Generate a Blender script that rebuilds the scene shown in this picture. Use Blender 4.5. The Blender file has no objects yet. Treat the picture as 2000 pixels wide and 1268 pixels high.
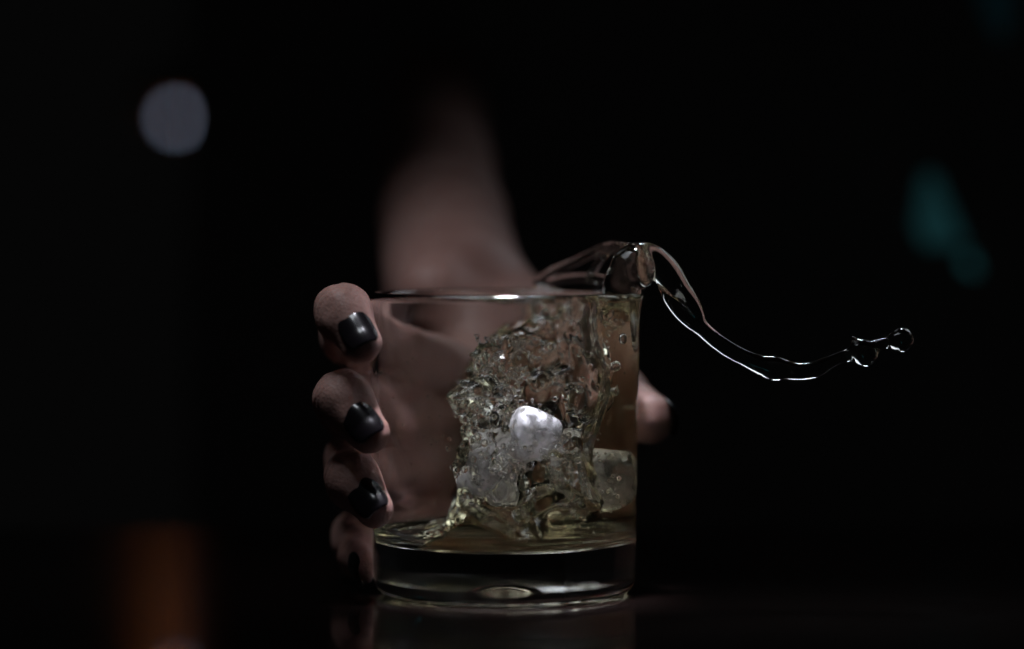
import bpy, bmesh, math, random
import numpy as np
from mathutils import Vector, Matrix

# ------------------------------------------------------------------ camera, world, lights, exposure
sc = bpy.context.scene
MM = 0.001
F_PX, CAM_Y, CAM_Z, CAM_X = 6190.0, -1000.0, 121.0, 2.4      # focal length in photo pixels, camera spot in mm
HORIZON = 410.0                                              # eye level, photo pixels
PITCH = math.atan((634.0 - HORIZON) / F_PX)

cam_d = bpy.data.cameras.new("camera")
cam = bpy.data.objects.new("camera", cam_d)
sc.collection.objects.link(cam)
sc.camera = cam
cam_d.sensor_width = 36.0
cam_d.lens = 36.0 * F_PX / 2000.0
cam_d.clip_start, cam_d.clip_end = 0.05, 50.0
cam.location = (CAM_X * MM, CAM_Y * MM, CAM_Z * MM)
cam.rotation_euler = (math.pi / 2 - PITCH, 0, 0)
cam_d.dof.use_dof = True
cam_d.dof.focus_distance = 0.985
cam_d.dof.aperture_fstop = cam_d.lens / 42.0

world = bpy.data.worlds.new("World")
sc.world = world
world.use_nodes = True
bg = world.node_tree.nodes["Background"]
bg.inputs[0].default_value = (1, 1, 1, 1)
bg.inputs[1].default_value = 0.0015


def area(name, loc, target, sx, sy, radiance, col, spread=180):
    l = bpy.data.lights.new(name, 'AREA')
    l.shape = 'RECTANGLE'
    l.size, l.size_y = sx * MM, sy * MM
    l.energy = radiance * math.pi * (sx * MM) * (sy * MM)
    l.color = col
    l.spread = math.radians(spread)
    o = bpy.data.objects.new(name, l)
    sc.collection.objects.link(o)
    o.location = Vector(loc) * MM
    o.rotation_euler = (Vector(target) - Vector(loc)).to_track_quat('-Z', 'Y').to_euler()
    return o


area("overhead_softbox", (-80, -40, 290), (-24, 8, 75), 135, 95, 0.84, (0.88, 0.93, 1.0), 66)
area("back_softbox", (420, 330, 420), (85, 0, 85), 260, 320, 0.17, (0.84, 0.92, 1.0), 54)
area("back_top_softbox", (120, 170, 400), (104, -12, 82), 150, 90, 0.5, (0.84, 0.92, 1.0), 18)
area("liquid_boost_light", (4, -34, 330), (4, -15, 70), 56, 56, 12.0, (0.88, 0.87, 1.0), 13)  # added narrow beam to brighten the whiskey and ice, not a lamp of the bar

vs = sc.view_settings
vs.view_transform = 'Standard'
vs.look = 'None'
vs.exposure = 0.0
vs.gamma = 1.0
sc.cycles.max_bounces = 24
sc.cycles.transmission_bounces = 20
sc.cycles.glossy_bounces = 10
sc.cycles.transparent_max_bounces = 12
sc.cycles.blur_glossy = 0.6
sc.cycles.light_sampling_threshold = 0.0
sc.cycles.use_denoising = True
sc.cycles.use_adaptive_sampling = False

random.seed(7)
rng = np.random.default_rng(11)


def P(px, py, Y):
    """photo pixel + depth (mm behind the glass axis) -> world mm"""
    d = Y - CAM_Y
    c, s = math.cos(PITCH), math.sin(PITCH)
    u, v = (px - 1000.0) / F_PX, (634.0 - py) / F_PX
    vy, vz = c + v * s, -s + v * c
    t = d / vy
    return np.array([CAM_X + u * t, Y, CAM_Z + vz * t])


def PX(r_px, Y):
    return r_px * (Y - CAM_Y) / F_PX


# ------------------------------------------------------------------ helpers
def link(name, me, mat, parent=None):
    o = bpy.data.objects.new(name, me)
    sc.collection.objects.link(o)
    if mat:
        me.materials.append(mat)
    if parent:
        o.parent = parent
    return o


def empty(name, loc=(0, 0, 0)):
    o = bpy.data.objects.new(name, None)
    o.empty_display_size = 0.01
    sc.collection.objects.link(o)
    o.location = Vector(loc) * MM
    return o


def tag(o, label, cat=None, group=None, kind=None):
    o["label"] = label
    if cat: o["category"] = cat
    if group: o["group"] = group
    if kind: o["kind"] = kind
    return o


def mesh_np(name, verts, quads, smooth=True):
    me = bpy.data.meshes.new(name)
    me.vertices.add(len(verts))
    me.vertices.foreach_set("co", np.ascontiguousarray(verts, dtype=np.float32).ravel())
    nq = len(quads)
    k = quads.shape[1]
    me.loops.add(nq * k)
    me.loops.foreach_set("vertex_index", np.ascontiguousarray(quads, dtype=np.int32).ravel())
    me.polygons.add(nq)
    me.polygons.foreach_set("loop_start", np.arange(0, nq * k, k, dtype=np.int32))
    me.update(calc_edges=True)
    me.validate()
    me.polygons.foreach_set("use_smooth", np.full(len(me.polygons), smooth))
    return me


def surface_nets(S, ax, ay, az):
    """naive surface nets on a (possibly uneven) grid, S < 0 inside"""
    ins = S < 0
    nx, ny, nz = S.shape
    c = np.zeros((nx - 1, ny - 1, nz - 1), np.uint8)
    for i in (0, 1):
        for j in (0, 1):
            for k in (0, 1):
                c += ins[i:nx - 1 + i, j:ny - 1 + j, k:nz - 1 + k]
    act = np.argwhere((c > 0) & (c < 8))
    idx = np.full(c.shape, -1, np.int64)
    I, J, K = act.T
    idx[I, J, K] = np.arange(len(act))
    acc = np.zeros((len(act), 3)); cnt = np.zeros(len(act))
    axs = (ax, ay, az)
    for d in range(3):
        o1, o2 = [e for e in range(3) if e != d]
        for a in (0, 1):
            for b in (0, 1):
                p0 = [I, J, K]; p0[o1] = p0[o1] + a; p0[o2] = p0[o2] + b
                p1 = list(p0); p1[d] = p1[d] + 1
                v0 = S[p0[0], p0[1], p0[2]]; v1 = S[p1[0], p1[1], p1[2]]
                m = (v0 < 0) != (v1 < 0)
                t = np.where(m, v0 / np.where(m, v0 - v1, 1), 0)
                q = np.empty((len(act), 3))
                for e in range(3):
                    q[:, e] = axs[e][p0[e]]
                q[:, d] += t * (axs[d][p1[d]] - axs[d][p0[d]])
                acc[m] += q[m]; cnt[m] += 1
    V = acc / cnt[:, None]
    quads = []
    for d in range(3):
        o1, o2 = [(1, 2), (2, 0), (0, 1)][d]
        sl0 = [slice(None)] * 3; sl1 = [slice(None)] * 3
        sl0[d] = slice(0, -1); sl1[d] = slice(1, None)
        A, B = ins[tuple(sl0)], ins[tuple(sl1)]
        e = np.argwhere(A != B)
        e = e[(e[:, o1] > 0) & (e[:, o2] > 0) & (e[:, o1] < S.shape[o1] - 1) & (e[:, o2] < S.shape[o2] - 1)]
        flip = ~A[e[:, 0], e[:, 1], e[:, 2]]
        def cell(a, b):
            q = e.copy(); q[:, o1] -= a; q[:, o2] -= b
            return idx[q[:, 0], q[:, 1], q[:, 2]]
        Q = np.stack([cell(1, 1), cell(0, 1), cell(0, 0), cell(1, 0)], 1)
        Q[flip] = Q[flip][:, ::-1]
        quads.append(Q)
    Q = np.concatenate(quads)
    return V, Q[(Q >= 0).all(1)]


def relax(V, Q, n, lam=0.5):
    """plain Laplacian smoothing of a quad mesh"""
    E = np.concatenate([Q[:, [0, 1]], Q[:, [1, 2]], Q[:, [2, 3]], Q[:, [3, 0]]])
    E = np.concatenate([E, E[:, ::-1]])
    cnt = np.bincount(E[:, 0], minlength=len(V)).astype(float)
    for _ in range(n):
        A = np.stack([np.bincount(E[:, 0], V[E[:, 1], d], minlength=len(V)) for d in range(3)], 1)
        V = V + lam * (A / np.maximum(cnt, 1)[:, None] - V)
    return V


class Field:
    """a grid of signed distances to which shapes are added locally"""
    def __init__(self, ax, ay, az):
        self.ax, self.ay, self.az = [np.asarray(a, np.float32) for a in (ax, ay, az)]
        self.S = np.full((len(ax), len(ay), len(az)), 30.0, np.float32)

    def sub(self, lo, hi):
        s = []
        for a, l, h in zip((self.ax, self.ay, self.az), lo, hi):
            i0 = max(0, int(np.searchsorted(a, l)) - 1); i1 = min(len(a), int(np.searchsorted(a, h)) + 1)
            if i1 <= i0: return None, None
            s.append(slice(i0, i1))
        X = self.ax[s[0]][:, None, None]; Y = self.ay[s[1]][None, :, None]; Z = self.az[s[2]][None, None, :]
        return tuple(s), (X, Y, Z)

    def add(self, d, s, k):
        a = self.S[s]
        if k <= 0:
            self.S[s] = np.minimum(a, d)
        else:
            h = np.maximum(k - np.abs(a - d), 0) / k
            self.S[s] = np.minimum(a, d) - h * h * k * 0.25

    def cone(self, a, b, ra, rb, k=4.0, flat=None):
        a = np.asarray(a, float); b = np.asarray(b, float)
        m = max(ra, rb) + 2 * k + 6
        s, g = self.sub(np.minimum(a, b) - m, np.maximum(a, b) + m)
        if s is None: return
        X, Y, Z = g
        ab = b - a; L = max(float(ab @ ab), 1e-9)
        t = ((X - a[0]) * ab[0] + (Y - a[1]) * ab[1] + (Z - a[2]) * ab[2]) / L
        t = np.clip(t, 0, 1)
        dx, dy, dz = X - a[0] - t * ab[0], Y - a[1] - t * ab[1], Z - a[2] - t * ab[2]
        q = dx * dx + dy * dy + dz * dz
        if flat is not None:                                  # stretch: (direction, factor > 1 makes it thinner that way)
            n, f = np.asarray(flat[0], float), flat[1]
            n = n / np.linalg.norm(n)
            q = q + (f * f - 1) * (dx * n[0] + dy * n[1] + dz * n[2]) ** 2
        d = np.sqrt(q) - (ra + t * (rb - ra))
        self.add(d.astype(np.float32), s, k)

    def cut_sphere(self, c, r, k=0.5):
        s, g = self.sub(np.asarray(c) - r - 3, np.asarray(c) + r + 3)
        if s is None: return
        X, Y, Z = g
        d = r - np.sqrt((X - c[0]) ** 2 + (Y - c[1]) ** 2 + (Z - c[2]) ** 2)
        a = self.S[s]
        h = np.maximum(k - np.abs(a - d), 0) / k
        self.S[s] = np.maximum(a, d) + h * h * k * 0.25

    def build(self, relax_n=0):
        V, Q = surface_nets(self.S, self.ax.astype(float), self.ay.astype(float), self.az.astype(float))
        if relax_n: V = relax(V, Q, relax_n)
        return V, Q


def waves(X, Y, Z, lam, seed, n=7):
    r = np.random.default_rng(seed)
    out = 0
    for _ in range(n):
        k = r.normal(size=3); k *= 2 * math.pi / lam / np.linalg.norm(k) * r.uniform(0.75, 1.3)
        out = out + np.sin(k[0] * X + k[1] * Y + k[2] * Z + r.uniform(0, 6.28))
    return out / math.sqrt(n / 2)


def smoothstep(a, b, x):
    t = np.clip((x - a) / (b - a), 0, 1)
    return t * t * (3 - 2 * t)


# ------------------------------------------------------------------ materials
def mat(name):
    m = bpy.data.materials.new(name)
    m.use_nodes = True
    nt = m.node_tree
    b = nt.nodes["Principled BSDF"]
    return m, nt, b, nt.nodes["Material Output"]


def setp(b, **kw):
    for k, v in kw.items():
        b.inputs[k.replace("_", " ")].default_value = v


def noise(nt, scale, detail=4, rough=0.5, coord="Object", vec=None):
    tc = nt.nodes.new("ShaderNodeTexCoord")
    n = nt.nodes.new("ShaderNodeTexNoise")
    n.inputs["Scale"].default_value = scale
    n.inputs["Detail"].default_value = detail
    n.inputs["Roughness"].default_value = rough
    nt.links.new(vec if vec is not None else tc.outputs[coord], n.inputs["Vector"])
    return n


def bump(nt, height, strength, dist, prev=None):
    bn = nt.nodes.new("ShaderNodeBump")
    bn.inputs["Strength"].default_value = strength
    bn.inputs["Distance"].default_value = dist
    nt.links.new(height, bn.inputs["Height"])
    if prev is not None: nt.links.new(prev, bn.inputs["Normal"])
    return bn.outputs[0]


def ramp(nt, fac, stops):
    r = nt.nodes.new("ShaderNodeValToRGB")
    els = r.color_ramp.elements
    while len(els) < len(stops): els.new(0.5)
    for e, (p, c) in zip(els, stops):
        e.position = p; e.color = (*c, 1)
    nt.links.new(fac, r.inputs[0])
    return r


# glass
M_glass, nt, b, out = mat("clear_glass")
setp(b, Base_Color=(0.97, 0.98, 0.97, 1), Roughness=0.0, IOR=1.5, Transmission_Weight=1.0)
n1 = noise(nt, 55, 5, 0.7)
r = ramp(nt, n1.outputs["Fac"], [(0.52, (0.0, 0.0, 0.0)), (0.75, (0.07, 0.07, 0.07))])
nt.links.new(r.outputs[0], b.inputs["Roughness"])

# whiskey
M_liq, nt, b, out = mat("whiskey")
setp(b, Base_Color=(1, 1, 1, 1), Roughness=0.0, IOR=1.36, Transmission_Weight=1.0)
va = nt.nodes.new("ShaderNodeVolumeAbsorption")
va.inputs["Color"].default_value = (0.92, 0.77, 0.12, 1)
va.inputs["Density"].default_value = 8.5
nt.links.new(va.outputs[0], out.inputs["Volume"])

M_drop, nt, b, out = mat("clear_liquid_drop")
setp(b, Base_Color=(1, 0.97, 0.9, 1), Roughness=0.0, IOR=1.36, Transmission_Weight=1.0)

M_bubble, nt, b, out = mat("air_bubble")
setp(b, Base_Color=(1, 1, 1, 1), Roughness=0.0, IOR=0.735, Transmission_Weight=1.0)

# ice
M_ice, nt, b, out = mat("cloudy_ice")
setp(b, Base_Color=(0.93, 0.92, 0.97, 1), Roughness=0.28, IOR=1.31, Transmission_Weight=0.72,
     Subsurface_Weight=0.6, Subsurface_Scale=0.008, Coat_Weight=0.6, Coat_Roughness=0.05)
b.inputs["Subsurface Radius"].default_value = (1, 1, 1)
n1 = noise(nt, 120, 5, 0.6)
nt.links.new(bump(nt, n1.outputs["Fac"], 0.12, 0.0008), b.inputs["Normal"])
n2 = noise(nt, 140, 3, 0.6)
r = ramp(nt, n2.outputs["Fac"], [(0.35, (0.6, 0.6, 0.6)), (0.6, (0.95, 0.95, 0.95))])
nt.links.new(r.outputs[0], b.inputs["Transmission Weight"])
r = ramp(nt, n1.outputs["Fac"], [(0.3, (0.04, 0.04, 0.04)), (0.7, (0.30, 0.30, 0.30))])
nt.links.new(r.outputs[0], b.inputs["Roughness"])

# skin
M_skin, nt, b, out = mat("skin")
setp(b, Roughness=0.46, IOR=1.4, Subsurface_Weight=0.25, Subsurface_Scale=0.004)
b.inputs["Subsurface Radius"].default_value = (1.0, 0.4, 0.25)
n1 = noise(nt, 45, 5, 0.6)
r = ramp(nt, n1.outputs["Fac"], [(0.3, (0.41, 0.215, 0.18)), (0.52, (0.50, 0.29, 0.25)), (0.75, (0.56, 0.345, 0.30))])
nt.links.new(r.outputs[0], b.inputs["Base Color"])
n2 = noise(nt, 1100, 3, 0.6)
vor = nt.nodes.new("ShaderNodeTexVoronoi"); vor.inputs["Scale"].default_value = 900
tc = nt.nodes.new("ShaderNodeTexCoord"); nt.links.new(tc.outputs["Object"], vor.inputs["Vector"])
bm1 = bump(nt, n2.outputs["Fac"], 0.4, 0.0004)
bm2 = bump(nt, vor.outputs["Distance"], 0.28, 0.0003, bm1)
n3 = noise(nt, 160, 3, 0.5)
nt.links.new(bump(nt, n3.outputs["Fac"], 0.3, 0.0008, bm2), b.inputs["Normal"])
r2 = ramp(nt, n3.outputs["Fac"], [(0.3, (0.38, 0.38, 0.38)), (0.7, (0.55, 0.55, 0.55))])
nt.links.new(r2.outputs[0], b.inputs["Roughness"])

M_nail, nt, b, out = mat("black_nail_polish")
setp(b, Base_Color=(0.010, 0.008, 0.010, 1), Roughness=0.22, IOR=1.5, Coat_Weight=0.9, Coat_Roughness=0.09)
n1 = noise(nt, 250, 2, 0.5)
nt.links.new(bump(nt, n1.outputs["Fac"], 0.05, 0.0004), b.inputs["Normal"])

# counter: dark lacquer with a sharp clear coat over a softer warm sheen
M_top, nt, b, out = mat("dark_lacquered_counter")
setp(b, Base_Color=(0.008, 0.004, 0.003, 1), IOR=1.36)
n1 = noise(nt, 60, 6, 0.65)
r = ramp(nt, n1.outputs["Fac"], [(0.3, (0.165, 0.165, 0.165)), (0.7, (0.21, 0.21, 0.21))])
nt.links.new(r.outputs[0], b.inputs["Roughness"])
b2 = nt.nodes.new("ShaderNodeBsdfPrincipled")
setp(b2, Base_Color=(0.004, 0.003, 0.003, 1), Roughness=0.02, IOR=1.33)
mx = nt.nodes.new("ShaderNodeMixShader"); mx.inputs[0].default_value = 0.5
nt.links.new(b.outputs[0], mx.inputs[1]); nt.links.new(b2.outputs[0], mx.inputs[2])
nt.links.new(mx.outputs[0], out.inputs["Surface"])

M_blocker, nt, b, out = mat("blocker_grey")  # grey of the added lamp blocker
n1 = noise(nt, 6, 6, 0.6)
r = ramp(nt, n1.outputs["Fac"], [(0.3, (0.40, 0.40, 0.41)), (0.7, (0.50, 0.50, 0.50))])
nt.links.new(r.outputs[0], b.inputs["Base Color"])
setp(b, Roughness=0.9)

M_black, nt, b, out = mat("black_metal")
n1 = noise(nt, 90, 3)
r = ramp(nt, n1.outputs["Fac"], [(0.3, (0.008, 0.008, 0.009)), (0.7, (0.014, 0.014, 0.015))])
nt.links.new(r.outputs[0], b.inputs["Base Color"])
setp(b, Roughness=0.6)


def emit(name, col, strength):
    m, nt, b, out = mat(name)
    n1 = noise(nt, 25, 3)
    r = ramp(nt, n1.outputs["Fac"], [(0.3, tuple(c * 0.75 for c in col)), (0.7, col)])
    nt.links.new(r.outputs[0], b.inputs["Emission Color"])
    setp(b, Base_Color=(0.02, 0.02, 0.02, 1), Emission_Strength=strength)
    return m


M_bulb, nt, b, out = mat("lit_bulb")
setp(b, Base_Color=(0.02, 0.02, 0.02, 1), Emission_Color=(0.50, 0.69, 1.0, 1), Emission_Strength=1.25)
M_amber = emit("streak_amber_glow", (1.0, 0.27, 0.05), 8.0)  # added glow that feeds the orange streak on the counter
M_ring = emit("fringe_amber_glow", (1.0, 0.22, 0.05), 0.12)  # glow standing in for the warm fringe of the lamp's blur
M_teal = emit("teal_glow", (0.16, 0.72, 0.80), 0.032)
M_teal_spot = emit("bright_teal_glow", (0.16, 0.78, 0.86), 0.060)
M_teal_dim = emit("dim_teal_glow", (0.12, 0.62, 0.80), 0.007)

# ------------------------------------------------------------------ counter and added lamp blocker
def box_mesh(name, lo, hi, bevel=0.0, seg=3):
    bm = bmesh.new()
    bmesh.ops.create_cube(bm, size=1)
    lo, hi = Vector(lo) * MM, Vector(hi) * MM
    for v in bm.verts:
        v.co = Vector([lo[i] + (v.co[i] + 0.5) * (hi[i] - lo[i]) for i in range(3)])
    if bevel:
        bmesh.ops.bevel(bm, geom=bm.edges[:], offset=bevel * MM, segments=seg, profile=0.5, affect='EDGES')
    me = bpy.data.meshes.new(name)
    bm.to_mesh(me); bm.free()
    big = max(p.area for p in me.polygons) * 0.01
    for p in me.polygons: p.use_smooth = bevel > 0 and p.area < big and len(p.vertices) < 5 and max(abs(c) for c in p.normal) < 0.999
    return me


BACK = 121 / ((1030 - HORIZON) / F_PX) + CAM_Y                # far edge of the counter, where its line shows
o = link("counter", box_mesh("counter", (-900, -700, -40), (900, BACK, 0), 6.0, 6), M_top)
tag(o, "dark glossy lacquered counter that mirrors the lamp and the tumbler", kind="structure")
LAMP = P(344, 231, 1055)
edge_x = 0.0
t_w = 0.5
yw = CAM_Y + 1000 + t_w * LAMP[1]
edge_x = (1 - t_w) * P(411, 231, 0)[0] + t_w * LAMP[0]
o = link("lamp_blocker", box_mesh("lamp_blocker", (edge_x, yw, -900), (1400, yw + 60, 1500)), M_blocker)  # added unseen slab; its left edge cuts the lamp's blur disc
tag(o, "dark unlit wall standing behind the counter", kind="structure")

# ------------------------------------------------------------------ tumbler
def lathe(name, prof, n=128):
    verts, quads = [], []
    m = len(prof)
    bm = bmesh.new()
    rings = []
    for r_, z in prof:
        if r_ < 1e-6:
            rings.append([bm.verts.new((0, 0, z * MM))])
        else:
            rings.append([bm.verts.new((r_ * MM * math.cos(2 * math.pi * i / n), r_ * MM * math.sin(2 * math.pi * i / n), z * MM)) for i in range(n)])
    for a, b_ in zip(rings, rings[1:]):
        for i in range(n):
            j = (i + 1) % n
            if len(a) == 1: bm.faces.new((a[0], b_[j], b_[i]))
            elif len(b_) == 1: bm.faces.new((a[i], a[j], b_[0]))
            else: bm.faces.new((a[i], a[j], b_[j], b_[i]))
    bmesh.ops.recalc_face_normals(bm, faces=bm.faces[:])
    me = bpy.data.meshes.new(name)
    bm.to_mesh(me); bm.free()
    for p in me.polygons: p.use_smooth = True
    return me


H = 95.0
prof = [(0, 5.0)]
prof += [(r_, 4.3 * (1 - (r_ / 12.0) ** 2) + 0.7) for r_ in (1.5, 3, 4.5, 6, 7.5, 9, 10.5, 11.6)]
prof += [(12.6, 0.75), (15, 0.6), (20, 0.45), (27, 0.25), (31, 0.06), (35, 0.0), (37.5, 0.1), (39.2, 0.7), (40.5, 1.8), (41.2, 3.3), (41.5, 5.2), (41.6, 9),
         (41.75, 20), (42.0, 40), (42.3, 60), (42.6, 80), (42.75, 89), (42.85, 92), (42.75, 93.4), (42.3, 94.5), (41.6, 95.0), (40.9, 95.05),
         (40.2, 94.6), (39.75, 93.6), (39.65, 92.2), (39.75, 88), (39.9, 70), (39.8, 45), (39.5, 28), (39.3, 22), (38.8, 19.4), (37.6, 17.6),
         (35.5, 16.5), (32, 15.9), (24, 15.4), (12, 15.1), (0, 15.0)]
tumbler = link("tumbler", lathe("tumbler", prof), M_glass)
tag(tumbler, "clear straight-sided glass tumbler with thick base, splashing whiskey inside, gripped on the counter", "glass")


def inner_r(z):
    zz = [p[1] for p in prof[::-1]][: 14]
    rr = [p[0] for p in prof[::-1]][: 14]
    return np.interp(z, zz, rr)


# ------------------------------------------------------------------ whiskey: body and the arc thrown over the rim, one liquid
VOX = 0.5
L = Field(np.arange(-42, 130, VOX), np.arange(-42, 42.1, VOX), np.arange(14, 116, VOX))
poly_px = [(690, 1130), (690, 1066), (800, 1060), (872, 1030), (905, 965), (918, 890), (938, 835), (942, 800), (895, 790), (884, 768),
           (930, 722), (972, 655), (1035, 618), (1110, 604), (1165, 592), (1192, 555), (1320, 555), (1320, 1130)]
poly = np.array([[P(x, y, 0)[0], P(x, y, 0)[2]] for x, y in poly_px])


def poly_sdf(X, Z, pts):
    d = np.full(np.broadcast(X, Z).shape, 1e9, np.float32)
    inside = np.zeros(d.shape, bool)
    n = len(pts)
    for i in range(n):
        a, b_ = pts[i], pts[(i + 1) % n]
        ex, ez = b_ - a
        t = np.clip(((X - a[0]) * ex + (Z - a[1]) * ez) / (ex * ex + ez * ez), 0, 1)
        d = np.minimum(d, (X - a[0] - t * ex) ** 2 + (Z - a[1] - t * ez) ** 2)
        c1 = (a[1] <= Z) & (b_[1] > Z); c2 = (b_[1] <= Z) & (a[1] > Z)
        cr = ex * (Z - a[1]) - ez * (X - a[0])
        inside ^= (c1 & (cr > 0)) | (c2 & (cr < 0))
    return np.where(inside, -np.sqrt(d), np.sqrt(d))


nxb = int(np.searchsorted(L.ax, 46))
Xg, Zg = L.ax[:nxb, None], L.az[None, :]
rin = inner_r(L.az)[None, :] + 0.25
for j, y in enumerate(L.ay):
    sh = 3.5 * math.sin(y / 11.0 + 0.6) + 2.0 * math.sin(y / 5.3 + 2.0)
    lift = 3.0 * math.sin(y / 13.0 + 1.0)
    w = smoothstep(-30, -5, Xg)
    d = poly_sdf(Xg + sh * w * (Zg < 90), Zg + lift * w, poly)
    band = np.abs(d) < 9
    turb = (0.12 + 0.88 * smoothstep(-24, -10, Xg) * smoothstep(18, 34, Zg)) * (1 - 0.6 * smoothstep(30, 38, Xg))
    patch = smoothstep(-0.5, 0.9, waves(Xg, y, Zg, 24, 51))
    patch2 = smoothstep(-0.4, 1.0, waves(Xg, y, Zg, 20, 52))
    nz_ = 1.8 * waves(Xg, y, Zg, 17, 3) + 1.2 * waves(Xg, y, Zg, 8, 4) + patch * (0.75 * waves(Xg, y, Zg, 4.5, 5) + 0.35 * waves(Xg, y, Zg, 2.6, 6))
    d = np.where(band, d + turb * nz_, d)
    zone = smoothstep(-26, -16, Xg) * (1 - smoothstep(24, 34, Xg + 2.5 * np.sin(Zg / 6.0))) * smoothstep(17, 32, Zg + 3 * np.sin(Xg / 5.0))
    yf = -46 + zone * (23 + 18 * smoothstep(38, 66, Zg) + 0.16 * (Zg - 60) + 3.2 * waves(Xg, 0, Zg, 21, 13) + 2.4 * waves(Xg, y, Zg, 10, 14) + patch2 * (1.6 * waves(Xg, y, Zg, 5, 15)
                       + 0.6 * waves(Xg, y, Zg, 2.9, 16)))
    d = np.maximum(d, yf - y)
    cyl = np.sqrt(Xg ** 2 + y * y) - rin
    d = np.maximum(d, cyl)
    d = np.maximum(d, 14.85 - Zg + 0 * Xg)
    d = np.maximum(d, Zg - 93.0 + 0 * Xg)
    L.S[:nxb, j, :] = np.minimum(L.S[:nxb, j, :], d)

# air pockets and bubbles churned into the wave
bub = 0
while bub < 300:
    x, y, z = rng.uniform(-14, 38), rng.uniform(-38, 30), rng.uniform(26, 88)
    i, j, k = [int(round((v - a[0]) / VOX)) for v, a in zip((x, y, z), (L.ax, L.ay, L.az))]
    s = L.S[i, j, k]
    if -7 < s < -0.3 and x * x + y * y < 37.5 ** 2:
        L.cut_sphere((x, y, z), 0.65 + 1.5 * rng.random() ** 3, 0.3)
    bub += 1

# tongue of the wave breaking towards the empty side
L.cone(P(985, 768, -14), P(935, 762, -20), 3.4, 2.8, 2.5)
L.cone(P(935, 762, -20), P(888, 776, -24), 2.6, 1.0, 2.0)
L.cone(P(960, 745, -16), P(905, 748, -18), 2.6, 1.2, 2.0)
L.cone(P(965, 785, -16), P(948, 806, -22), 2.0, 1.0, 1.6)
# thin curved film along the rim behind
film_px = [(1160, 575), (1165, 530), (1180, 500), (1196, 484), (1240, 480), (1275, 500), (1262, 575)]
film = np.array([[P(x, y, 22)[0], P(x, y, 22)[2]] for x, y in film_px])
s, (X, Y, Z) = L.sub((4, -20, 84), (56, 42, 116))
pd = poly_sdf(X, Z + 0 * Y, film)
rr = np.sqrt(X ** 2 + Y ** 2)
th = np.abs(rr - 41.4 - 0.08 * np.maximum(Z - 95, 0) - 0.3 * np.sin(X / 6.0 + Z / 5.0)) - 0.6
d = np.maximum(pd, th)
d = np.where(Y < -4, 30, d)
L.add(d.astype(np.float32), s, 1.2)


def chain(pts, k=1.6):
    q = [(P(x, y, Y_), PX(r_, Y_) * 1.13 + 0.12) for x, y, Y_, r_ in pts]
    q = [np.append(p, r_) for p, r_ in q]
    q = [2 * q[0] - q[1]] + q + [2 * q[-1] - q[-2]]
    fine = []
    for i in range(1, len(q) - 2):
        for t in np.arange(0, 1, 0.2):
            a, b_, c, d_ = q[i - 1:i + 3]
            fine.append(0.5 * (2 * b_ + (c - a) * t + (2 * a - 5 * b_ + 4 * c - d_) * t * t + (3 * b_ - a - 3 * c + d_) * t ** 3))
    fine.append(q[-2])
    for a, b_ in zip(fine, fine[1:]):
        L.cone(a[:3], b_[:3], max(a[3], 0.5), max(b_[3], 0.5), min(k, 0.9))


chain([(1046, 553, 41, 5), (1080, 530, 38, 6), (1122, 512, 33, 6), (1162, 493, 25, 7), (1190, 484, 14, 9), (1225, 484, 2, 9)])
chain([(1060, 556, 40, 4), (1100, 545, 36, 6), (1145, 542, 30, 6), (1190, 548, 20, 7)])
chain([(1150, 546, 28, 4), (1165, 520, 24, 5), (1186, 488, 16, 7)])
# column climbing the right side, its head, and the long strand
chain([(1212, 660, -8, 24), (1214, 610, -8, 30), (1216, 570, -8, 33), (1224, 545, -8, 33), (1238, 526, -8, 35), (1244, 520, -8, 35)], 3)
chain([(1232, 520, -8, 34), (1252, 502, -8, 24), (1280, 508, -8, 21), (1304, 535, -8, 22), (1322, 560, -9, 19)], 3)
chain([(1322, 560, -9, 19), (1348, 588, -10, 12), (1362, 612, -10, 9), (1368, 634, -10, 8)], 1.5)      # upper rim of the flattened part
chain([(1296, 556, -9, 9), (1310, 588, -10, 8), (1332, 616, -10, 8), (1362, 642, -10, 8)], 1.5)        # lower rim
fl = np.array([[P(x, y, -10)[0], P(x, y, -10)[2]] for x, y in [(1296, 552), (1325, 560), (1350, 590), (1366, 620), (1366, 642), (1330, 616), (1308, 585)]])
s, (X, Y, Z) = L.sub((46, -16, 80), (66, -4, 104))
d = np.maximum(poly_sdf(X, Z + 0 * Y, fl), np.abs(Y + 9.5) - 0.7)
L.add(d.astype(np.float32), s, 1.5)
chain([(1366, 636, -10, 11), (1392, 660, -10, 11), (1425, 683, -11, 12), (1462, 702, -11, 12), (1490, 714, -11, 15), (1512, 718, -11, 19),
       (1536, 722, -11, 14), (1566, 725, -12, 12), (1596, 720, -12, 12), (1612, 712, -12, 9), (1636, 701, -12, 8), (1662, 692, -12, 9),
       (1682, 684, -12, 17), (1692, 692, -12, 18), (1704, 678, -12, 9), (1724, 671, -12, 7), (1742, 668, -12, 7), (1760, 664, -12, 21)], 1.3)
L.cone(P(1666, 662, -12), P(1684, 680, -12), PX(5, -12), PX(10, -12), 1.2)

V, Q = L.build(1)
far = (V[:, 0] > 42.8) | (V[:, 2] > 95.2)
W = V
for _ in range(9): W = relax(relax(W, Q, 1, 0.5), Q, 1, -0.52)
V = np.where(far[:, None], W, V)
whiskey = empty("whiskey", (0, 0, 15))
o = link("liquid", mesh_np("liquid", V * MM - np.array([0, 0, 15 * MM]), Q), M_liq, whiskey)
tag(whiskey, "amber whiskey churning up the tumbler side and arcing over the rim in a beaded strand", "whiskey")

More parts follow.
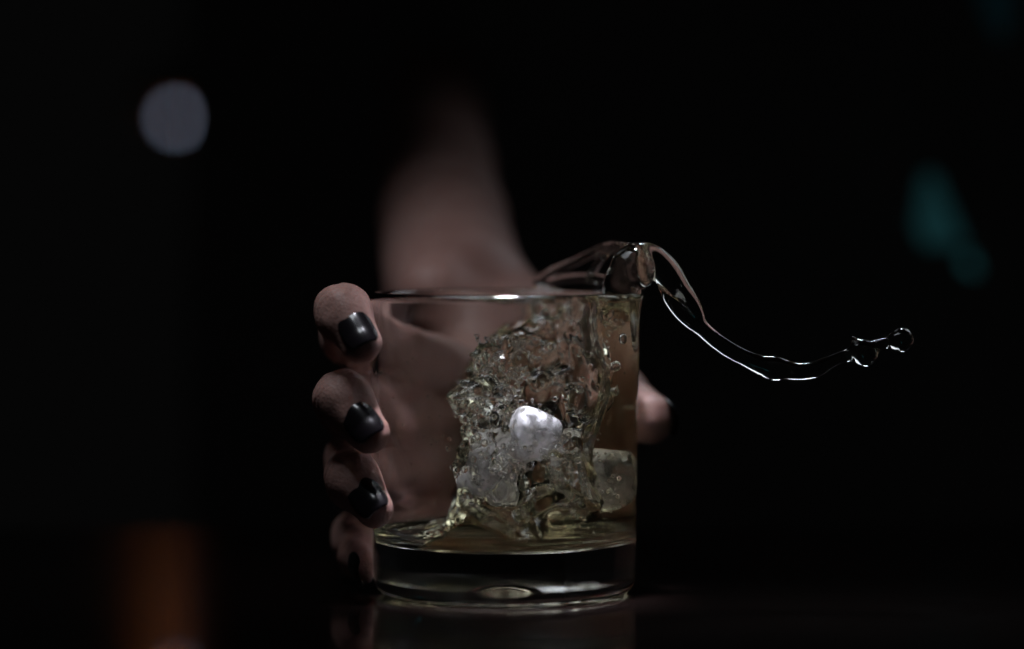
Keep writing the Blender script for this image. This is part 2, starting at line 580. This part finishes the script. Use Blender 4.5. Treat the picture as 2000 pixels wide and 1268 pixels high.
# droplets clinging to the empty side of the glass
def spheres(name, items, m, parent, off=(0, 0, 0), sub=2):
    bm = bmesh.new()
    for c, r_ in items:
        mt = Matrix.Translation((Vector(c) - Vector(off)) * MM) @ Matrix.Diagonal((1, 0.9, random.uniform(0.9, 1.2), 1))
        bmesh.ops.create_icosphere(bm, subdivisions=sub, radius=r_ * MM, matrix=mt)
    me = bpy.data.meshes.new(name)
    bm.to_mesh(me); bm.free()
    for p in me.polygons: p.use_smooth = True
    return link(name, me, m, parent)


def wall_point(px, py, front):
    """a spot on the inside of the glass in the direction of a photo pixel"""
    y = -30.0 if front else 30.0
    for _ in range(12):
        p = P(px, py, y)
        r_ = float(inner_r(p[2])) - 0.25
        y = (-1 if front else 1) * math.sqrt(max(r_ * r_ - p[0] ** 2, 0.0))
    return P(px, py, y)


drops = []
for px, py, r_ in [(748, 727, 5), (776, 776, 3), (840, 774, 3), (794, 830, 3.2), (862, 812, 2.5), (880, 857, 2.6), (868, 850, 2), (846, 868, 2.2),
                   (842, 815, 2.4), (809, 746, 1.8), (788, 745, 2), (856, 863, 2.2), (900, 905, 2.5), (920, 878, 3.5), (1062, 613, 8), (812, 700, 1.6)]:
    drops.append((wall_point(px, py, True), PX(r_, -20)))
for _ in range(70):
    px, py = random.uniform(750, 930), random.gauss(830, 90)
    if 610 < py < 1000:
        drops.append((wall_point(px, py, random.random() < 0.6), random.uniform(0.12, 0.32)))
for _ in range(40):
    drops.append((wall_point(random.uniform(1000, 1235), random.uniform(600, 700), True), random.uniform(0.15, 0.4)))
n_spray = 0
while n_spray < 260:                                          # spray thrown off the face of the wave
    x, y, z = rng.uniform(-20, 30), rng.uniform(-35, -6), rng.uniform(38, 86)
    i, j, k = [int(round((v - a[0]) / VOX)) for v, a in zip((x, y, z), (L.ax, L.ay, L.az))]
    if 0.3 < L.S[i, j, k] < 7 and x * x + y * y < 37 ** 2 and z < 62 + 1.3 * (x + 12):
        drops.append((np.array([x, y, z]), 0.28 + 1.0 * rng.random() ** 2.5))
        n_spray += 1
bubbles = []
knots = [(rng.uniform(-14, 26), rng.uniform(-24, 4), rng.uniform(24, 82)) for _ in range(26)]
while len(bubbles) < 2400:
    kx, ky, kz = knots[int(rng.integers(len(knots)))]
    x, y, z = np.clip(rng.normal((kx, ky, kz), 4.5), (-18, -37, 20), (37, 25, 90))
    i, j, k = [int(round((v - a[0]) / VOX)) for v, a in zip((x, y, z), (L.ax, L.ay, L.az))]
    sd = -L.S[i, j, k]
    r_ = 0.13 + 0.62 * rng.random() ** 4
    if sd > r_ + 0.2 and rng.random() < math.exp(-sd / 4.0) * math.exp(-((x - 10) / 20) ** 2) and x * x + y * y < 37.8 ** 2:
        bubbles.append((np.array([x, y, z]), r_))
o = spheres("bubbles", bubbles, M_bubble, whiskey, (0, 0, 15), 1)
o["kind"] = "stuff"
o = spheres("droplets", drops, M_drop, whiskey, (0, 0, 15))
o["kind"] = "stuff"

# ------------------------------------------------------------------ ice
def ice(label, c, size, rot, seed):
    h = np.array(size) / 2
    r = np.random.default_rng(seed)
    R = np.array(Matrix.Rotation(rot[0], 3, 'X') @ Matrix.Rotation(rot[1], 3, 'Y') @ Matrix.Rotation(rot[2], 3, 'Z'))
    e = np.arange(-h.max() * 1.5 - 1, h.max() * 1.5 + 1.01, 0.55)
    X, Y, Z = e[:, None, None], e[None, :, None], e[None, None, :]
    S = np.full((len(e),) * 3, -50.0)
    planes = [(np.eye(3)[i] * sg + r.normal(size=3) * 0.08, h[i]) for i in range(3) for sg in (-1, 1)]
    for _ in range(7):                                        # chipped corners and edges
        n = np.sign(r.normal(size=3)) * r.uniform(0.15, 1, 3)
        n /= np.linalg.norm(n)
        planes.append((n, float(np.abs(n) @ h) * r.uniform(0.70, 0.86)))
    for n, dd in planes:
        n = n / np.linalg.norm(n)
        d = n[0] * X + n[1] * Y + n[2] * Z - dd
        k = 5.0
        g = np.maximum(k - np.abs(S - d), 0) / k
        S = np.maximum(S, d) + g * g * k * 0.25
    S = S + 0.25 * waves(X, Y, Z, 10, seed) + 0.05 * waves(X, Y, Z, 3.5, seed + 1)
    V, Q = surface_nets(S.astype(np.float32), e, e, e)
    o = link("ice_cube", mesh_np("ice_cube", (V @ R.T) * MM, Q), M_ice)
    o.location = Vector([float(v) for v in c]) * MM
    tag(o, label, "ice cube", "ice cubes in the whiskey")


ice("whitest ice cube, uppermost of those in the splashing whiskey", P(1033, 848, -14), (17, 15, 18), (0.3, 0.2, 0.5), 21)
ice("clear tilted ice cube beside and under the whitest cube", P(958, 930, -10), (15, 16, 24), (0.2, 0.35, 0.9), 31)
ice("pale hazy ice cube sunk in darker whiskey by the tumbler's thumb side", P(1135, 930, 6), (15, 15, 21), (0.4, -0.3, 0.2), 41)

# ------------------------------------------------------------------ hand and forearm
ya = list(np.arange(-44, 0, 0.5)) + list(np.arange(0, 128, 0.8))
while ya[-1] < 430: ya.append(ya[-1] + min(6.0, (ya[-1] - ya[-2]) * 1.12))
Hn = Field(np.concatenate([np.arange(-66, -36, 0.5), np.arange(-36, 66, 0.9)]), np.array(ya), np.concatenate([np.arange(2, 112, 0.6), np.arange(112, 214, 1.2)]))
fingers = {
    #          MCP                      PIP                     DIP                 TIP              radii
    "index":  ((-8, 61, 64),          P(690, 655, 20),        P(670, 612, -21),   P(705, 670, -29), (11.5, 9.2, 8.3, 6.4)),
    "middle": ((-13, 64, 49),          P(684, 790, 20),        P(670, 782, -21),   P(719, 846, -29), (11.5, 9.4, 8.4, 6.5)),
    "ring":   ((-15, 66, 35),          P(698, 905, 20),        P(688, 936, -19),   P(730, 992, -27), (11, 9.0, 8.0, 6.2)),
    "little": ((-12, 68, 23),          P(700, 1050, 30),       P(706, 1085, 12),   P(722, 1108, -4), (10, 7.6, 6.6, 5.2)),
}
wrist = P(872, 470, 128)
for nm, (m_, p_, d_, t_, r_) in fingers.items():
    m_, p_, d_, t_ = [np.array(v, float) for v in (m_, p_, d_, t_)]
    # two in-between points round the bends off
    Hn.cone(m_, p_, r_[0], r_[1] * 0.98, 5)
    Hn.cone(p_, d_, r_[1] * 0.98, r_[2], 5)
    Hn.cone(d_, t_, r_[2], r_[3], 5)
    Hn.cone(p_, p_, r_[1] * 1.04, r_[1] * 1.04, 4)            # knuckles
    Hn.cone(wrist + np.array([0, -4, -6]), m_, 17, r_[0] + 1.0, 6)
# palm and heel
Hn.cone((-6, 80, 76), (-12, 80, 40), 18, 15, 8)
Hn.cone((2, 84, 78), wrist, 16, 18, 8)
Hn.cone((-24, 80, 92), wrist, 14, 18, 8)
# thumb
th_pts = [wrist + np.array([4, -18, -14]), np.array([18, 78, 76]), P(1200, 780, 46), P(1268, 818, 22)]
th_r = [17, 14, 10.5, 8.2]
for a, b_, ra, rb in zip(th_pts, th_pts[1:], th_r, th_r[1:]):
    Hn.cone(a, b_, ra, rb, 5)
# forearm
arm = [(P(884, 560, 100), 24.0), (P(866, 430, 155), 22.4), (P(856, 330, 222), 20.8), (P(851, 235, 315), 20.5), (P(848, 175, 425), 22)]
for (a, ra), (b_, rb) in zip(arm, arm[1:]):
    Hn.cone(a, b_, ra, rb, 6)

# folds over the end joints
for nm, (m_, p_, d_, t_, r_) in fingers.items():
    d_, t_, p_ = [np.array(v, float) for v in (d_, t_, p_)]
    axd = (t_ - d_) / np.linalg.norm(t_ - d_) + (d_ - p_) / np.linalg.norm(d_ - p_)
    axd /= np.linalg.norm(axd)
    s, (X, Y, Z) = Hn.sub(d_ - 15, d_ + 15)
    q = (X - d_[0]) * axd[0] + (Y - d_[1]) * axd[1] + (Z - d_[2]) * axd[2]
    q = q + 0.5 * waves(X, Y, Z, 9, 77)
    near = np.exp(-(((X - d_[0]) ** 2 + (Y - d_[1]) ** 2 + (Z - d_[2]) ** 2) / 13.0 ** 2) ** 3)
    for off_, amp in ((-5.4, 0.12), (-3.2, 0.22), (-1.3, 0.34), (0.7, 0.40), (2.9, 0.24)):
        Hn.S[s] += (amp * np.exp(-((q - off_) / 0.62) ** 2) * near).astype(np.float32)
s, (X, Y, Z) = Hn.sub((-70, -50, 0), (60, 60, 120))
Hn.S[s] += (0.18 * waves(X, Y, Z, 11, 91) + 0.08 * waves(X, Y, Z, 5, 92)).astype(np.float32)
# keep the skin off the glass: flatten it where it presses on the outside face
s, (X, Y, Z) = Hn.sub((-50, -46, 0), (50, 60, 96))
rr = np.sqrt(X ** 2 + Y ** 2)
push = (np.interp(np.asarray(Z), [0, 5, 95], [41.3, 41.7, 42.9]) + 0.15) - rr
push = np.where(Z > 95.5, -30, push)
a = Hn.S[s]; k = 1.5
h = np.maximum(k - np.abs(a - push), 0) / k
Hn.S[s] = np.maximum(a, push) + h * h * k * 0.25
V, Q = Hn.build(2)
person = empty("person", (-20, 70, 0))
off = np.array([-20, 70, 0.0])
hand = link("hand_and_forearm", mesh_np("hand_and_forearm", (V - off) * MM, Q), M_skin, person)
tag(person, "bare right hand with black nail polish gripping the tumbler from behind, forearm reaching back", "person")


def nail(name, d_, t_, normal, length, width, R, rd, rt, back):
    d_, t_ = np.array(d_, float), np.array(t_, float)
    ln = np.linalg.norm(t_ - d_)
    ax = (t_ - d_) / ln
    n = np.array(normal, float); n -= ax * (n @ ax); n /= np.linalg.norm(n)
    side = np.cross(ax, n)
    nu, nv = 18, 16
    bm = bmesh.new()
    grid = []
    for i in range(nu + 1):
        u = i / nu
        row = []
        # round cuticle, slightly oval free edge
        wf = math.sqrt(max(0, 1 - ((0.42 - u) / 0.46) ** 2)) if u < 0.42 else math.sqrt(max(0.0, 1 - ((u - 0.42) / 0.66) ** 4))
        for j in range(nv + 1):
            phi = (j / nv * 2 - 1) * (width / 2 / R) * wf
            sx = u * length - back
            lift = (rt + (rd - rt) * -sx / ln if sx < 0 else rt - 0.035 * sx * sx) + 0.32 - 0.6 * math.exp(-u * 9)
            p = t_ + ax * sx + side * (R * math.sin(phi)) + n * (R * (math.cos(phi) - 1) + lift)
            row.append(bm.verts.new((p - off) * MM))
        grid.append(row)
    for i in range(nu):
        for j in range(nv):
            bm.faces.new((grid[i][j], grid[i + 1][j], grid[i + 1][j + 1], grid[i][j + 1]))
    bmesh.ops.recalc_face_normals(bm, faces=bm.faces[:])
    me = bpy.data.meshes.new(name)
    bm.to_mesh(me); bm.free()
    for p in me.polygons: p.use_smooth = True
    o = link(name, me, M_nail, hand)
    sol = o.modifiers.new("thickness", 'SOLIDIFY')
    sol.thickness = 0.0006
    sol.offset = 0
    return o


for nm, nrm in (("index", (0.2, -1, 0.1)), ("middle", (0.15, -1, 0.1)), ("ring", (0.1, -1, 0.1)), ("little", (-0.8, -0.5, -0.2))):
    m_, p_, d_, t_, r_ = fingers[nm]
    nail("fingernail", d_, t_, nrm, 12.6, 11.6, 6.9, r_[2], r_[3], 7.4)
nail("fingernail", th_pts[2], th_pts[3], (0.85, 0.35, 0.25), 14.0, 14.5, 8.6, th_r[2], th_r[3], 6.5)

# ------------------------------------------------------------------ background lamp and teal panels
lamp = empty("hanging_lamp", tuple(LAMP))
tag(lamp, "small white bulb lit in the dark, hanging behind the counter", "lamp")
bm = bmesh.new()
bmesh.ops.create_uvsphere(bm, u_segments=24, v_segments=16, radius=4.2 * MM)
me = bpy.data.meshes.new("bulb"); bm.to_mesh(me); bm.free()
for p in me.polygons: p.use_smooth = True
link("bulb", me, M_bulb, lamp)
bm = bmesh.new()
rings = []
for i in range(32):
    a = 2 * math.pi * i / 32
    rings.append([bm.verts.new(((5.0 + 0.55 * math.cos(b_)) * MM * math.cos(a), 0.55 * MM * math.sin(b_), (5.0 + 0.55 * math.cos(b_)) * MM * math.sin(a)))
                  for b_ in np.arange(8) * math.pi / 4])
for i in range(32):
    for j in range(8):
        bm.faces.new((rings[i][j], rings[(i + 1) % 32][j], rings[(i + 1) % 32][(j + 1) % 8], rings[i][(j + 1) % 8]))
bmesh.ops.recalc_face_normals(bm, faces=bm.faces[:])
me = bpy.data.meshes.new("fringe_ring"); bm.to_mesh(me); bm.free()
link("fringe_ring", me, M_ring, lamp)  # added ring, imitates the warm fringe round the blurred bulb
link("socket", lathe("socket", [(0, 3.6), (2.6, 3.6), (3.0, 4.2), (3.0, 9.8), (0, 9.9)], 24), M_black, lamp)
link("emitter_hood", lathe("emitter_hood", [(0, 11.0), (23, 10.6), (26, 9.6), (27, 6.2), (27.6, 6.0), (28.2, 6.3), (27, 11.5), (22, 20), (12, 27), (3, 30), (0, 30.2)], 48), M_black, lamp)  # added hood; its lip keeps the amber emitter out of view
link("streak_emitter", lathe("streak_emitter", [(3.2, 9.4), (12, 9.3), (25.6, 9.2), (25.8, 9.5), (24, 10.2), (3.2, 10.2), (3.2, 9.4)], 48), M_amber, lamp)  # added emitter, reaches the camera only as the counter's orange streak
link("cord", lathe("cord", [(0, 29.5), (0.7, 29.8), (0.7, 700), (0, 700.2)], 10), M_black, lamp)


def panel(label, pts, Y, m, cord_px):
    bm = bmesh.new()
    c = np.mean([P(x, y, Y) for x, y in pts], 0)
    f = [bm.verts.new((P(x, y, Y) - c) * MM) for x, y in pts]
    fb = [bm.verts.new((P(x, y, Y) - c + np.array([0, 5, 0])) * MM) for x, y in pts]
    bm.faces.new(f); bm.faces.new(fb[::-1])
    n = len(pts)
    for i in range(n): bm.faces.new((f[i], f[(i + 1) % n], fb[(i + 1) % n], fb[i]))
    bmesh.ops.recalc_face_normals(bm, faces=bm.faces[:])
    me = bpy.data.meshes.new("light_panel"); bm.to_mesh(me); bm.free()
    root = empty("light_panel", tuple(c))
    link("glowing_face", me, m, root)
    top = P(cord_px[0], cord_px[1], Y) - c + np.array([0, 2.5, 0])
    cm = lathe("cord", [(0, 0), (0.6, 0.1), (0.6, 700), (0, 700.2)], 8)
    co = link("cord", cm, M_black, root)
    co.location = Vector([float(v) for v in top]) * MM
    tag(root, label, "light", "teal light panels")


YT = 400
panel("larger dim teal glowing wedge-shaped panel, narrow at its top", [(1806, 340), (1826, 340), (1886, 476), (1810, 480), (1790, 440)], YT, M_teal, (1820, 347))
panel("small dim teal glowing panel just below the corner of the wedge", [(1882, 500), (1896, 497), (1912, 532), (1894, 530), (1882, 516)], YT, M_teal_spot, (1884, 492))
panel("faint blue-teal panel hanging higher than the teal wedge", [(1890, -60), (1990, -60), (1970, 78), (1945, 66)], YT, M_teal_dim, (1940, -58))
